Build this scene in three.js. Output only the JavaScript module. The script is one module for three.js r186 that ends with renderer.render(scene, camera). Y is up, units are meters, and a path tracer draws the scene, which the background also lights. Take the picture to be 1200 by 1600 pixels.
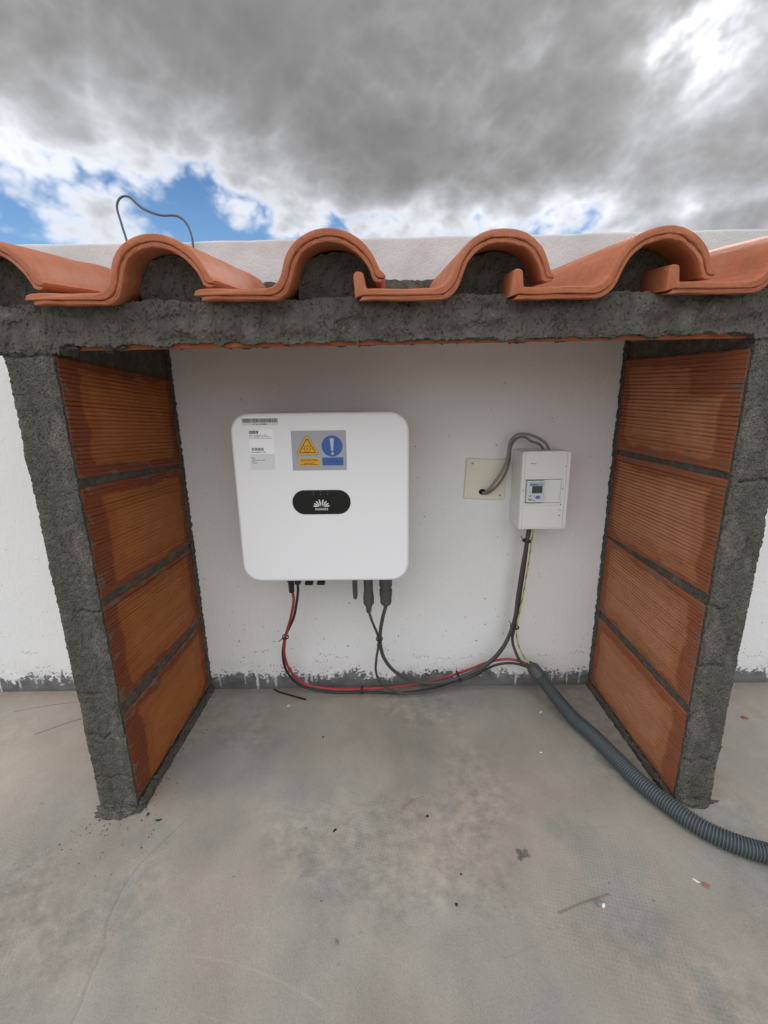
import * as THREE from 'three';
import { RoundedBoxGeometry } from 'three/addons/geometries/RoundedBoxGeometry.js';
import { mergeGeometries, mergeVertices, toCreasedNormals } from 'three/addons/utils/BufferGeometryUtils.js';
import { createNoise3D, createNoise2D } from 'simplex-noise';

// ------------------------------------------------------------ camera
const scene = new THREE.Scene();
const camera = new THREE.PerspectiveCamera(98.27, 768 / 1024, 0.02, 600);
camera.position.set(0.0139, 0.778, 1.0827);
camera.rotation.order = 'YXZ';
camera.rotation.set(-0.2468, 0.0092, -0.0181);

// ------------------------------------------------------------ random numbers and noise
function seeded(s) { return () => { s |= 0; s = (s + 0x6d2b79f5) | 0; let t = Math.imul(s ^ (s >>> 15), 1 | s); t = (t + Math.imul(t ^ (t >>> 7), 61 | t)) ^ t; return ((t ^ (t >>> 14)) >>> 0) / 4294967296; }; }
const rnd = seeded(20);
const n3 = createNoise3D(seeded(7)), n2 = createNoise2D(seeded(11));
const clamp = (x, a = 0, b = 1) => Math.min(b, Math.max(a, x));
const mix = (a, b, t) => a + (b - a) * t;
const smooth = (a, b, x) => { const t = clamp((x - a) / (b - a)); return t * t * (3 - 2 * t); };
function fbm2(x, y, o = 5, g = 0.5) { let s = 0, a = 1, t = 0; for (let i = 0; i < o; i++) { s += a * n2(x + 17.3 * i, y - 9.1 * i); t += a; a *= g; x *= 2.03; y *= 2.03; } return s / t; }
function fbm3(x, y, z, o, g) { let s = 0, a = 1, t = 0; for (let i = 0; i < o; i++) { s += a * n3(x + 7.7 * i, y - 3.1 * i, z + 5 * i); t += a; a *= g; x *= 2.04; y *= 2.04; z *= 2.04; } return s / t; }
function billow3(x, y, z, o) { let s = 0, a = 1, t = 0; for (let i = 0; i < o; i++) { s += a * (0.52 - Math.abs(n3(x + 9 * i, y - 5 * i, z + 3 * i)) * 1.7); t += a; a *= 0.56; x *= 2.07; y *= 2.07; z *= 2.07; } return -s / t; }
function billow(x, y, o) { let s = 0, a = 1, t = 0; for (let i = 0; i < o; i++) { s += a * (0.62 - Math.abs(n2(x + 11 * i, y - 5 * i)) * 1.5); t += a; a *= 0.55; x *= 2.1; y *= 2.1; } return -s / t; }
const enc = (c) => { c = clamp(c); return c <= 0.0031308 ? c * 12.92 : 1.055 * Math.pow(c, 1 / 2.4) - 0.055; };

// ------------------------------------------------------------ sky: broken grey cloud, sun hidden behind it up front to the right
const SUN = new THREE.Vector3(0.445, 0.483, -0.754).normalize();
function skyTexture() {
  const W = 3072, H = 1536, d = new Float32Array(W * H * 4);
  for (let r = 0; r < H; r++) {
    const el = ((r + 0.5) / H - 0.5) * Math.PI, Y = Math.sin(el), C = Math.cos(el);
    for (let c = 0; c < W; c++) {
      const k = (r * W + c) * 4, a = ((c + 0.5) / W - 0.5) * 2 * Math.PI, X = Math.cos(a) * C, Z = Math.sin(a) * C;
      d[k + 3] = 1;
      if (el < 0) { d[k] = 0.34; d[k + 1] = 0.33; d[k + 2] = 0.32; continue; }
      const h = Y + 0.03, u = X / h, v = -Z / h, dist = Math.hypot(u, v);
      const wx = 0.10 * n2(u * 1.3 + 3, v * 1.3) + 0.04 * n2(u * 3.1, v * 3.1 + 6), wy = 0.10 * n2(u * 1.3 - 8, v * 1.3 + 5) + 0.04 * n2(u * 3.1 + 9, v * 3.1);
      const px = u + wx, py = v + wy;
      const big = 0.6 * n2(px * 0.5 + 1.7, py * 0.5) + 0.4 * n2(px * 1.1, py * 1.1 + 4);
      const az = Math.atan2(X, -Z);
      // puffs are noise over the direction itself, drawn out a little along the wind
      const A = 0.88 * X + 0.47 * Y, Bq = 1.35 * (0.88 * Y - 0.47 * X);
      const soft = fbm3(A * 2.6 + 3, Bq * 2.8, Z * 2.6, 3, 0.5), fine = fbm3(A * 8.5 + 20, Bq * 9, Z * 8.5, 5, 0.55), puff = billow3(X * 6.2 + 7, Y * 9.5, Z * 6.2, 6);
      const lumps = puff;
      // the heavy bank ahead: thick to the right of its edge, small broken clouds beyond it
      const e = 0.72 * (u + 1.28) - 0.69 * (v - 1.93), near = Math.exp(-((u - 0.1) ** 2 + (v - 2.0) ** 2) / 3.4);
      const far = smooth(2.2, 2.75, v + 0.12 * u);
      const free = 0.34 + 0.55 * big, bank = clamp(e * 1.05, -0.55, 1.0) - 0.36 * smooth(0.0, 1.1, u) * smooth(-0.2, 0.3, e);
      let cover = mix(free, mix(bank, 0.13, far * smooth(-0.3, 0.1, e)) + 0.50 * smooth(0.25, 0.0, Math.hypot((az + 0.50) * 1.2, (el - 0.305) * 3.0)) * smooth(0.1, -0.1, e), clamp(near * 1.6));
      const sd = X * SUN.x + Y * SUN.y + Z * SUN.z, glow = Math.exp(-(1 - sd) * 230), halo = Math.exp(-(1 - sd) * 7);
      const body = cover + 0.46 * soft - 0.06 * halo - glow * (0.04 + 0.75 * Math.max(0, soft + 0.05 + 1.5 * fine));
      const t = body + mix(0.22, 0.46 - 0.12 * smooth(0, -0.3, e), smooth(0.35, 0, body)) * lumps + 0.12 * fine + 0.34 * smooth(2.9, 5, dist) * (0.6 + soft);
      const alpha = smooth(-0.24, 0.15, t);
      const thick = Math.max(0, 0.75 * body + 0.25 * t + (0.10 + 0.24 * halo) * fine + 0.18 * lumps);
      const back = smooth(0.15, 0.8, 0.5 - 0.5 * (X * SUN.x + Z * SUN.z) / Math.max(C * 0.876, 1e-3)); // 1 away from the sun, where clouds are lit from the front
      let L = SKYK.dark + (SKYK.bright + SKYK.front * back) * Math.exp(-2.6 * thick * (1 - 0.5 * back));
      L *= (1 + 0.08 * fine + 0.20 * soft - 0.06 * lumps) * (0.60 + 0.95 * Y);
      L += 0.62 * glow * Math.exp(-2.6 * thick) * (1 + 1.2 * fine) + 0.10 * halo * Math.exp(-0.9 * thick);
      const low = smooth(0.42, 0.22, Y), tint = smooth(0.3, 0.9, thick);
      const B = [mix(0.070, 0.15, low), mix(0.155, 0.29, low), mix(0.33, 0.50, low)];
      const cl = [L * mix(0.975, 1.0, tint), L * mix(1.0, 0.99, tint), L * mix(1.065, 1.0, tint)];
      for (let i = 0; i < 3; i++) d[k + i] = mix(B[i], cl[i], alpha);
    }
  }
  const t = new THREE.DataTexture(d, W, H, THREE.RGBAFormat, THREE.FloatType);
  t.mapping = THREE.EquirectangularReflectionMapping; t.magFilter = THREE.LinearFilter; t.colorSpace = THREE.LinearSRGBColorSpace; t.needsUpdate = true;
  return t;
}
const SKYK = { dark: 0.108, bright: 0.60, front: 0.80 };
scene.background = skyTexture();
scene.environment = scene.background;

const sun = new THREE.DirectionalLight(new THREE.Color(1, 0.95, 0.88), 0.7);
sun.position.copy(SUN).multiplyScalar(30);
sun.castShadow = true; sun.shadow.radius = 30; sun.shadow.mapSize.set(2048, 2048);
Object.assign(sun.shadow.camera, { left: -4, right: 4, top: 4, bottom: -4, near: 1, far: 80 });
scene.add(sun, sun.target);

const renderer = new THREE.WebGLRenderer({ antialias: true });
renderer.setSize(768, 1024);
renderer.shadowMap.enabled = true;
renderer.toneMapping = THREE.LinearToneMapping;
renderer.toneMappingExposure = 1.55;

// ------------------------------------------------------------ helpers for objects
const used = {};
function numbered(n) { used[n] = (used[n] ?? -1) + 1; return used[n] ? `${n}_${String(used[n]).padStart(3, '0')}` : n; }
function shade(o) { o.traverse((m) => { if (m.isMesh) m.castShadow = m.receiveShadow = true; }); return o; }
function group(name, label, category, [x, y, z] = [0, 0, 0], set) {
  const g = new THREE.Group(); g.name = numbered(name); g.position.set(x, y, z); scene.add(g);
  g.userData = { label, category }; if (set) g.userData.group = set;
  return g;
}
function mesh(name, geo, mat, parent, label) {
  const m = new THREE.Mesh(Array.isArray(geo) ? mergeGeometries(geo.map((g) => { const h = g.index ? g.toNonIndexed() : g; for (const k of Object.keys(h.attributes)) if (!['position', 'normal', 'uv'].includes(k)) h.deleteAttribute(k); return h; })) : geo, mat);
  m.name = parent ? name : numbered(name); (parent ?? scene).add(m); shade(m);
  if (label) m.userData.label = label;
  return m;
}
function single(name, geo, mat, label, category, set) { const m = mesh(name, geo, mat); m.userData = { label, category }; if (set) m.userData.group = set; return m; }

// ------------------------------------------------------------ textures
function dataTex(W, H, fn, color = true) {          // fn(x, y) -> linear [r, g, b]; y counts upwards
  const d = new Uint8Array(W * H * 4);
  for (let y = 0; y < H; y++) for (let x = 0; x < W; x++) {
    const c = fn(x, y), k = (y * W + x) * 4;
    if (color) { d[k] = enc(c[0]) * 255 + 0.5; d[k + 1] = enc(c[1]) * 255 + 0.5; d[k + 2] = enc(c[2]) * 255 + 0.5; } else d[k] = d[k + 1] = d[k + 2] = clamp(c) * 255;
    d[k + 3] = 255;
  }
  const t = new THREE.DataTexture(d, W, H); t.magFilter = THREE.LinearFilter; t.wrapS = t.wrapT = THREE.RepeatWrapping;
  if (color) t.colorSpace = THREE.SRGBColorSpace;
  t.needsUpdate = true; return t;
}
// noise that repeats after n cells, for tiling textures
function tile2(x, y, n, salt = 0) { const a = x * 2 * Math.PI, b = y * 2 * Math.PI, r = n / 6.2832; return 0.5 * (n3(Math.cos(a) * r + salt, Math.sin(a) * r, Math.cos(b) * r) + n3(Math.sin(b) * r, Math.cos(a) * r + salt + 40, Math.sin(a) * r + 9)); }
function canvasTex(w, h, draw, rep) {
  const c = document.createElement('canvas'); c.width = w; c.height = h; draw(c.getContext('2d'), w, h);
  const t = new THREE.CanvasTexture(c); t.colorSpace = THREE.SRGBColorSpace; if (rep) t.wrapS = t.wrapT = rep; return t;
}
const scaled = (t, s) => { const c = t.clone(); c.repeat.set(s, s); c.needsUpdate = true; return c; };

// cells scattered once, for grains, pores and chips
function scatter(W, H, list) { const f = new Float32Array(W * H); for (const [x, y, rx, ry, a, v, hard] of list) { const R = Math.ceil(Math.max(rx, ry)) + 2, ca = Math.cos(a), sa = Math.sin(a); for (let j = -R; j <= R; j++) for (let i = -R; i <= R; i++) { const p = (i * ca + j * sa) / rx, q = (-i * sa + j * ca) / ry, w = Math.hypot(p, q) + 0.35 * n2((x + i) * 0.6, (y + j) * 0.6); const m = v * clamp((1 - w) * (hard ?? 2)); const X = (((Math.floor(x) + i) % W) + W) % W, Yy = Math.floor(y) + j; if (Yy < 0 || Yy >= H) continue; const k = Yy * W + X; if (m > f[k]) f[k] = m; } } return f; }

// grainy cement: sand grains and pores
const MORTAR = 0.090, GR = 512, grainList = [], poreList = [];
for (let i = 0; i < 3600; i++) grainList.push([rnd() * GR, rnd() * GR, 1.2 + rnd() * rnd() * 4, 1.2 + rnd() * rnd() * 3.4, rnd() * 3, 0.3 + rnd() * 0.7]);
for (let i = 0; i < 1700; i++) poreList.push([rnd() * GR, rnd() * GR, 1.6 + rnd() * rnd() * 5, 1.4 + rnd() * 2.4, rnd() * 3, 0.6 + rnd() * 0.4]);
const grains = scatter(GR, GR, grainList), pores = scatter(GR, GR, poreList);
const mortarBump = dataTex(GR, GR, (x, y) => 0.45 + 0.38 * grains[y * GR + x] - 0.45 * pores[y * GR + x] + 0.16 * tile2(x / GR, y / GR, 40) + 0.14 * tile2(x / GR, y / GR, 90, 3), false);
const mortarMap = dataTex(GR, GR, (x, y) => { const k = y * GR + x, v = MORTAR * (1 + 0.22 * tile2(x / GR, y / GR, 3, 12) + 0.22 * tile2(x / GR, y / GR, 10) + 0.16 * tile2(x / GR, y / GR, 45, 5)) * (1 + 1.0 * grains[k] * (0.5 + tile2(x / GR, y / GR, 130, 8))) * (1 - 0.55 * pores[k]); const dry = smooth(0.1, 0.5, tile2(x / GR, y / GR, 4, 33)) * 0.3, b = v * (1 + dry); return [b * 1.08, b * 0.995, b * mix(0.80, 0.86, dry)]; });
const M = {};
M.mortar = new THREE.MeshStandardMaterial({ map: scaled(mortarMap, 5.5), bumpMap: scaled(mortarBump, 5.5), bumpScale: 0.004, roughness: 0.95 });
M.beamMortar = new THREE.MeshStandardMaterial({ map: scaled(mortarMap, 3.1), bumpMap: scaled(mortarBump, 3.1), bumpScale: 0.003, roughness: 0.93, color: new THREE.Color().setRGB(0.92, 0.91, 0.92) });

// terracotta, roof tiles and clay boards
const clayMap = dataTex(512, 512, (x, y) => { const a = x / 512, b = y / 512; const v = 1 + 0.16 * tile2(a, b, 5) + 0.10 * tile2(a, b, 30, 4) + 0.12 * tile2(a, b, 120, 2); const pale = clamp(0.9 * tile2(a, b, 9, 21) - 0.15); return [mix(0.43 * v, 0.47, pale * 0.55), mix(0.136 * v, 0.25, pale * 0.55), mix(0.058 * v, 0.16, pale * 0.55)]; });
const clayBump = dataTex(512, 512, (x, y) => 0.5 + 0.2 * tile2(x / 512, y / 512, 60) + 0.2 * tile2(x / 512, y / 512, 140, 6), false);
M.clay = new THREE.MeshStandardMaterial({ map: scaled(clayMap, 3), bumpMap: scaled(clayBump, 5), bumpScale: 0.0007, roughness: 0.6 });
M.board = new THREE.MeshStandardMaterial({ map: scaled(clayMap, 3), bumpMap: scaled(clayBump, 5), bumpScale: 0.0008, roughness: 0.85, color: new THREE.Color().setRGB(0.85, 0.8, 0.75) });

// white painted parapet: 2.56 m by 1.28 m, paint worn off in a strip along the floor
const WW = 2048, WH = 1024, chips = [], wr = seeded(91);
for (let i = 0; i < 620; i++) { const low = wr() < 0.5, y = low ? 56 + Math.pow(wr(), 2.2) * 130 : 60 + wr() * 600; chips.push([wr() * WW, y, 0.7 + wr() * wr() * 3.6, 0.6 + wr() * 1.0, (wr() - 0.5) * 2.2, 0.35 + wr() * 0.65]); }
for (let i = 0; i < 26; i++) { const X = wr() * WW, y = 70 + wr() * 42; for (let k = 0; k < 9; k++) chips.push([X + k * 4 + wr() * 3, y + (wr() - 0.5) * 6, 0.7 + wr(), 1 + wr() * 1.6, wr() * 0.5, 0.6]); }
const chipField = scatter(WW, WH, chips);
const drips = Array.from({ length: 125 }, () => ({ x: wr() * WW, w: 1.2 + wr() * 4.5, l: 8 + wr() * wr() * 60, s: 0.3 + wr() * 0.6, k: (wr() - 0.5) * 0.12 }));
const dripRow = Array.from({ length: WW }, () => []);
for (const q of drips) for (let i = -9; i <= 9; i++) dripRow[(Math.floor(q.x) + i + WW) % WW].push(q);
const wallMap = dataTex(WW, WH, (x, y) => {
  const X = x / 800, Yv = y / 800, scrape = Math.max(0, n2(x * 0.009 + 31, 2) - 0.25), edge = 47 + 9 * n2(x * 0.012, 3) + 8 * n2(x * 0.05, y * 0.03) + (7 + 20 * scrape) * n2(x * 0.10, y * 0.11) + 5 * n2(x * 0.4, y * 0.4) + 26 * scrape;
  let v = 0.79 * (1 + 0.02 * fbm2(X * 3, Yv * 3, 3) + 0.018 * n2(x * 0.45, y * 0.45) + 0.012 * n2(x * 0.9, y * 0.9));
  let c = [v, v * 1.0, v * 0.972];
  const dirty = smooth(110, 40, y) * clamp(0.3 + 0.6 * fbm2(X * 9, Yv * 14, 4)); c = c.map((q, i) => q * (1 - dirty * [0.22, 0.23, 0.25][i]));
  const chip = chipField[y * WW + x]; if (chip > 0) c = c.map((q, i) => mix(q, [0.16, 0.14, 0.12][i], clamp(chip * 1.1)));
  const speck = smooth(0.62, 0.8, n2(x * 0.33 + 50, y * 0.33)) * smooth(100, 52, y); c = c.map((q) => mix(q, 0.2, speck * 0.5));
  const grime = smooth(770, 830, y + 26 * n2(x * 0.02, 9)) * (0.55 + 0.25 * fbm2(X * 7, Yv * 9 + 60, 4)); c = c.map((q, i) => q * (1 - grime * [0.44, 0.45, 0.46][i] * (1 + 0.14 * n2(x * 0.5, y * 0.5))));
  const bare = smooth(3, -3, y - edge);
  if (bare > 0) {
    const g = 0.12 * (1 + 0.32 * fbm2(X * 5, Yv * 12 + 4, 4) + 0.12 * n2(x * 0.03, y * 0.5));
    let s = [g, g * 0.985, g * 0.95];
    const film = clamp(0.55 * smooth(10, 46, y) * (0.4 + fbm2(X * 12 + 7, Yv * 18, 3)) ); s = s.map((q) => mix(q, 0.42, film * 0.6));
    for (const q of dripRow[x]) { const top = edge + 2, dy = top - y; if (dy < q.l) { const w = q.w * (1 - 0.45 * dy / q.l) + 0.6 * n2(y * 0.1, q.x), m = clamp((w - Math.abs(x - q.x - q.k * dy)) * 0.8) * q.s * smooth(q.l, q.l * 0.6, dy); s = s.map((a) => mix(a, 0.62, clamp(m))); } }
    const crud = smooth(9, 2, y) * (0.5 + 0.5 * n2(x * 0.06, y * 0.2)); s = s.map((a, i) => mix(a, [0.30, 0.25, 0.2][i], clamp(crud)));
    c = c.map((q, i) => mix(q, s[i], bare));
  }
  return c;
});
wallMap.wrapS = THREE.MirroredRepeatWrapping; wallMap.wrapT = THREE.ClampToEdgeWrapping;
const plasterBump = dataTex(512, 512, (x, y) => 0.5 + 0.16 * tile2(x / 512, y / 512, 24) + 0.2 * tile2(x / 512, y / 512, 70, 5) + 0.16 * tile2(x / 512, y / 512, 160, 9), false);
const pb = plasterBump.clone(); pb.repeat.set(2.56 / 0.45, 1.28 / 0.45); pb.needsUpdate = true;
M.wall = new THREE.MeshStandardMaterial({ map: wallMap, bumpMap: pb, bumpScale: 0.0016, roughness: 0.88 });

// cement floor: 2.56 m square, with trowel marks, stains and cracks drawn first
const FS = 2048, fx = (x) => (x + 1.28) * 800, fz = (z) => (z + 0.08) * 800, fr = seeded(33);
const marks = (() => {
  const c = document.createElement('canvas'); c.width = c.height = FS; const g = c.getContext('2d');
  g.fillStyle = 'rgb(128,128,128)'; g.fillRect(0, 0, FS, FS); g.lineCap = 'round';
  for (let i = 0; i < 150; i++) {                                    // trowel sweeps
    const x = fr() * FS, y = fr() * FS, r = 120 + fr() * 620, a = fr() * 6.3, b = a + 0.15 + fr() * 0.6, up = fr() < 0.5;
    g.strokeStyle = up ? `rgba(185,182,176,${0.05 + fr() * 0.13})` : `rgba(78,80,80,${0.05 + fr() * 0.12})`; g.lineWidth = 0.8 + fr() * fr() * 2.5;
    g.beginPath(); g.arc(x, y, r, a, b); g.stroke();
  }
  for (let i = 0; i < 260; i++) { const x = fr() * FS, y = fr() * FS, a = -0.5 + (fr() - 0.5) * 2.4, l = 15 + fr() * 90; g.strokeStyle = `rgba(${fr() < 0.5 ? '90,88,84' : '168,164,156'},${0.08 + fr() * 0.2})`; g.lineWidth = 0.6 + fr() * 1.4; g.beginPath(); g.moveTo(x, y); g.lineTo(x + Math.cos(a) * l, y + Math.sin(a) * l); g.stroke(); }
  const line = (pts, w, s) => { g.strokeStyle = s; g.lineWidth = w; g.beginPath(); pts.forEach(([x, z], i) => (i ? g.lineTo : g.moveTo).call(g, fx(x) + 1.5 * (fr() - 0.5), fz(z) + 1.5 * (fr() - 0.5))); g.stroke(); };
  const seam = new THREE.CatmullRomCurve3([[-0.385, 0.40], [-0.405, 0.44], [-0.428, 0.485], [-0.436, 0.53], [-0.432, 0.575], [-0.418, 0.605], [-0.415, 0.64], [-0.408, 0.685], [-0.425, 0.76]].map(([x, z]) => new THREE.Vector3(x, 0, z))).getPoints(60).map((q) => [q.x, q.z]);
  line(seam, 4, 'rgba(100,98,94,0.4)'); line(seam.map(([x, z]) => [x + 0.004, z]), 2, 'rgba(160,156,148,0.3)');
  line([[-0.98, 0.085], [-0.9, 0.06], [-0.82, 0.045]], 2.2, 'rgba(60,58,54,0.7)'); line([[-0.86, 0.17], [-0.8, 0.125], [-0.76, 0.105]], 3, 'rgba(58,56,52,0.75)'); line([[-0.76, 0.105], [-0.7, 0.098], [-0.62, 0.11], [-0.585, 0.13]], 2, 'rgba(70,68,62,0.6)');
  line([[0.27, 0.565], [0.31, 0.553], [0.36, 0.54]], 3, 'rgba(70,68,62,0.6)'); line([[0.03, 0.385], [0.055, 0.362], [0.075, 0.355]], 2, 'rgba(80,78,72,0.5)');
  for (let i = 0; i < 90; i++) { g.fillStyle = `rgba(60,60,58,${0.2 + fr() * 0.5})`; g.beginPath(); g.ellipse(fr() * FS, fr() * FS, 0.8 + fr() * 2, 0.8 + fr() * 1.5, 0, 0, 7); g.fill(); }
  for (let i = 0; i < 26; i++) { g.fillStyle = `rgba(50,52,52,${0.3 + fr() * 0.4})`; g.beginPath(); g.ellipse(fx(0.2418) + (fr() - 0.5) * 14, fz(0.4726) + (fr() - 0.5) * 14, 1 + fr() * 3, 1 + fr() * 3, 0, 0, 7); g.fill(); }
  return g.getImageData(0, 0, FS, FS).data;
})();
const floorMap = dataTex(FS, FS, (x, y) => {
  const row = FS - 1 - y, k = (row * FS + x) * 4, X = x / 800, Z = row / 800;                     // row 0 is at the wall
  const big = fbm2(X * 1.7 + 4, Z * 1.7, 4, 0.55), mid = fbm2(X * 6, Z * 5 + 30, 4, 0.6), warm = fbm2(X * 2.3 - 30, Z * 2.3 + 8, 3);
  const grit = fbm2(X * 22 + 5, Z * 26, 4, 0.7) * smooth(-0.15, 0.4, fbm2(X * 1.9 + 70, Z * 1.9, 3));
  let v = 0.292 * (1 + 0.17 * big + 0.13 * mid + 0.10 * n2(x * 0.4, row * 0.4) + 0.09 * n2(x * 0.9, row * 0.9) + 0.30 * grit);
  const weave = smooth(0.0, 0.5, fbm2(X * 1.3 + 60, Z * 1.3, 3)) * (0.5 + 0.5 * Math.sin((x + 0.25 * row) * 1.25 + 2 * n2(X * 3, Z * 3))) * (0.5 + 0.5 * Math.sin((row - 0.25 * x) * 1.25 + 2 * n2(X * 3 + 9, Z * 3)));
  const tan = Math.exp(-((X - 0.42) ** 2 + (Z - 0.36) ** 2) / 0.05) + 0.7 * Math.exp(-((X - 1.25) ** 2 / 0.12 + (Z - 0.5) ** 2 / 0.06)) * (0.7 + mid); v *= (1 - 0.16 * weave) * (1 + 0.16 * tan) * (n2(x * 0.31 + 9, row * 0.31) > 0.9 ? 0.72 : 1);
  const blot = smooth(0.18, 0.5, fbm2(X * 3.1 + 11, Z * 2.6 + 50, 5, 0.6)); v *= 1 - 0.07 * blot;
  const foot = smooth(60, 0, row - 64) * (0.5 + 0.5 * n2(x * 0.02, 5)); 
  const w = clamp(0.5 + 0.9 * warm + 0.6 * tan) * (1 - 0.8 * blot);
  const c = [v * mix(1.0, 1.07, w), v * mix(0.955, 0.945, w), v * mix(0.84, 0.765, w)];
  const clay = smooth(22, 0, Math.abs(row - 70)) * clamp(0.35 + n2(x * 0.02, row * 0.05 + 3)) * 0.5;
  c[0] = mix(c[0], 0.30, clay); c[1] = mix(c[1], 0.20, clay); c[2] = mix(c[2], 0.14, clay);
  return c.map((q, i) => clamp(q * (1 - 0.12 * foot) * Math.pow(marks[k + i] / 128, 1.25)));
});
floorMap.wrapS = floorMap.wrapT = THREE.MirroredRepeatWrapping;
const floorBump = dataTex(1024, 1024, (x, y) => { const a = x / 1024, b = y / 1024; return 0.5 + 0.16 * tile2(a, b, 12) + 0.12 * tile2(a, b, 60, 3) + 0.16 * tile2(a, b, 200, 7); }, false);
const fbp = floorBump.clone(); fbp.repeat.set(2.56 / 0.9, 2.56 / 0.9); fbp.needsUpdate = true;
M.floor = new THREE.MeshStandardMaterial({ map: floorMap, bumpMap: fbp, bumpScale: 0.0012, roughness: 0.72 });

const plain = (r, g, b, rough, more = {}) => new THREE.MeshStandardMaterial({ color: new THREE.Color().setRGB(r, g, b), roughness: rough, ...more });
const specks = dataTex(256, 256, (x, y) => 0.5 + 0.3 * tile2(x / 256, y / 256, 60) + 0.2 * tile2(x / 256, y / 256, 110, 4), false);
M.white = plain(0.87, 0.87, 0.865, 0.5, { bumpMap: scaled(specks, 14), bumpScale: 0.00025 });
M.housing = plain(0.55, 0.56, 0.56, 0.5, { metalness: 0.3 });
M.cream = plain(0.76, 0.75, 0.70, 0.42, { bumpMap: scaled(specks, 10), bumpScale: 0.0001 });
M.plate = plain(0.72, 0.69, 0.55, 0.45);
M.black = plain(0.018, 0.018, 0.019, 0.5);
M.gland = plain(0.075, 0.075, 0.073, 0.55);
M.blackCable = plain(0.022, 0.022, 0.024, 0.42);
M.greyBlackCable = plain(0.06, 0.057, 0.052, 0.5);
M.redCable = plain(0.36, 0.03, 0.035, 0.4);
M.greyCable = plain(0.22, 0.215, 0.19, 0.5);
M.steel = plain(0.45, 0.45, 0.43, 0.4, { metalness: 0.8 });
M.wire = plain(0.10, 0.105, 0.13, 0.45);
M.conduit = plain(0.074, 0.092, 0.096, 0.38);
M.dark = plain(0.008, 0.008, 0.008, 0.9);

// ------------------------------------------------------------ setting: floor and parapet
{
  const g = new THREE.PlaneGeometry(400, 400); g.rotateX(-Math.PI / 2);
  const p = g.attributes.position, uv = g.attributes.uv;
  for (let i = 0; i < p.count; i++) uv.setXY(i, (p.getX(i) + 1.28) / 2.56, 1 - (p.getZ(i) + 0.08) / 2.56);
  const f = mesh('floor', g, M.floor); f.userData = { kind: 'structure' };
}
{
  const X = 14, Hh = 1.1235, T = 0.16, s = new THREE.Shape();               // section, coping slightly rounded
  s.moveTo(0, -0.02); s.lineTo(0, Hh - 0.006); s.quadraticCurveTo(0, Hh, -0.006, Hh + 0.0005); s.lineTo(-T + 0.006, Hh + 0.002); s.quadraticCurveTo(-T, Hh, -T, Hh - 0.006); s.lineTo(-T, -0.02); s.closePath();
  const g = new THREE.ExtrudeGeometry(s, { depth: 2 * X, bevelEnabled: false, steps: 400, curveSegments: 4 });
  g.rotateY(Math.PI / 2); g.translate(-X, 0, 0);                            // (x, y, z) -> (z, y, -x)
  const p = g.attributes.position, uv = g.attributes.uv;
  for (let i = 0; i < p.count; i++) { const x = p.getX(i), y = p.getY(i), z = -p.getZ(i); const nz = z; p.setZ(i, nz > 0.0001 ? -nz : nz); }
  for (let i = 0; i < p.count; i++) { const x = p.getX(i), y = p.getY(i); if (y > 1.1) { p.setY(i, y + 0.0016 * n2(x * 6, 2) + 0.001 * n2(x * 35, 4)); } uv.setXY(i, (x + 1.28) / 2.56, clamp(y / 1.28, 0, 1)); }
  g.computeVertexNormals();
  single('parapet_wall', g, M.wall, 'long white painted parapet wall behind the brick niche with bare grey strip at its foot', 'wall');
}

// ------------------------------------------------------------ rough mortar solids
function roughBox(x0, x1, y0, y1, z0, z1, cell, amp, { warp, freq = 70, salt = 0, lump = 0 } = {}) {
  const n = (a) => Math.max(1, Math.round(a / cell));
  const g = new THREE.BoxGeometry(x1 - x0, y1 - y0, z1 - z0, n(x1 - x0), n(y1 - y0), n(z1 - z0));
  g.translate((x0 + x1) / 2, (y0 + y1) / 2, (z0 + z1) / 2);
  const p = g.attributes.position, N = g.attributes.normal, uv = g.attributes.uv;
  for (let i = 0; i < p.count; i++) {
    let x = p.getX(i), y = p.getY(i), z = p.getZ(i);
    if (Math.abs(N.getX(i)) > 0.5) uv.setXY(i, z, y); else if (Math.abs(N.getY(i)) > 0.5) uv.setXY(i, x, z + 0.37); else uv.setXY(i, x, y);
    const f = freq, d = (a) => 0.55 * n3(x * f + a + salt, y * f, z * f) + 0.45 * n3(x * f * 3.1 + a, y * f * 3.1 + salt, z * f * 3.1) + lump * n3(x * f * 0.2 + a, y * f * 0.2, z * f * 0.2 + salt);
    let q = [x + amp * d(0), y + amp * d(31), z + amp * d(67)];
    if (warp) q = warp(q, [x, y, z]);
    p.setXYZ(i, ...q);
  }
  g.computeVertexNormals();
  return g;
}

// ------------------------------------------------------------ the brick shelter
const XL = -0.4897, XR = 0.5655, OL = -0.5655, OR = 0.6365, D = 0.374, SLOPE = Math.tan(8 * Math.PI / 180);
const roofY = (z) => 0.862 + (D - z) * SLOPE;                                // underside of the clay boards
const shelter = group('brick_shelter', 'open niche of hollow orange bricks and grey mortar under a row of clay roof tiles', 'shelter', [0, 0, 0]);

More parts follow.
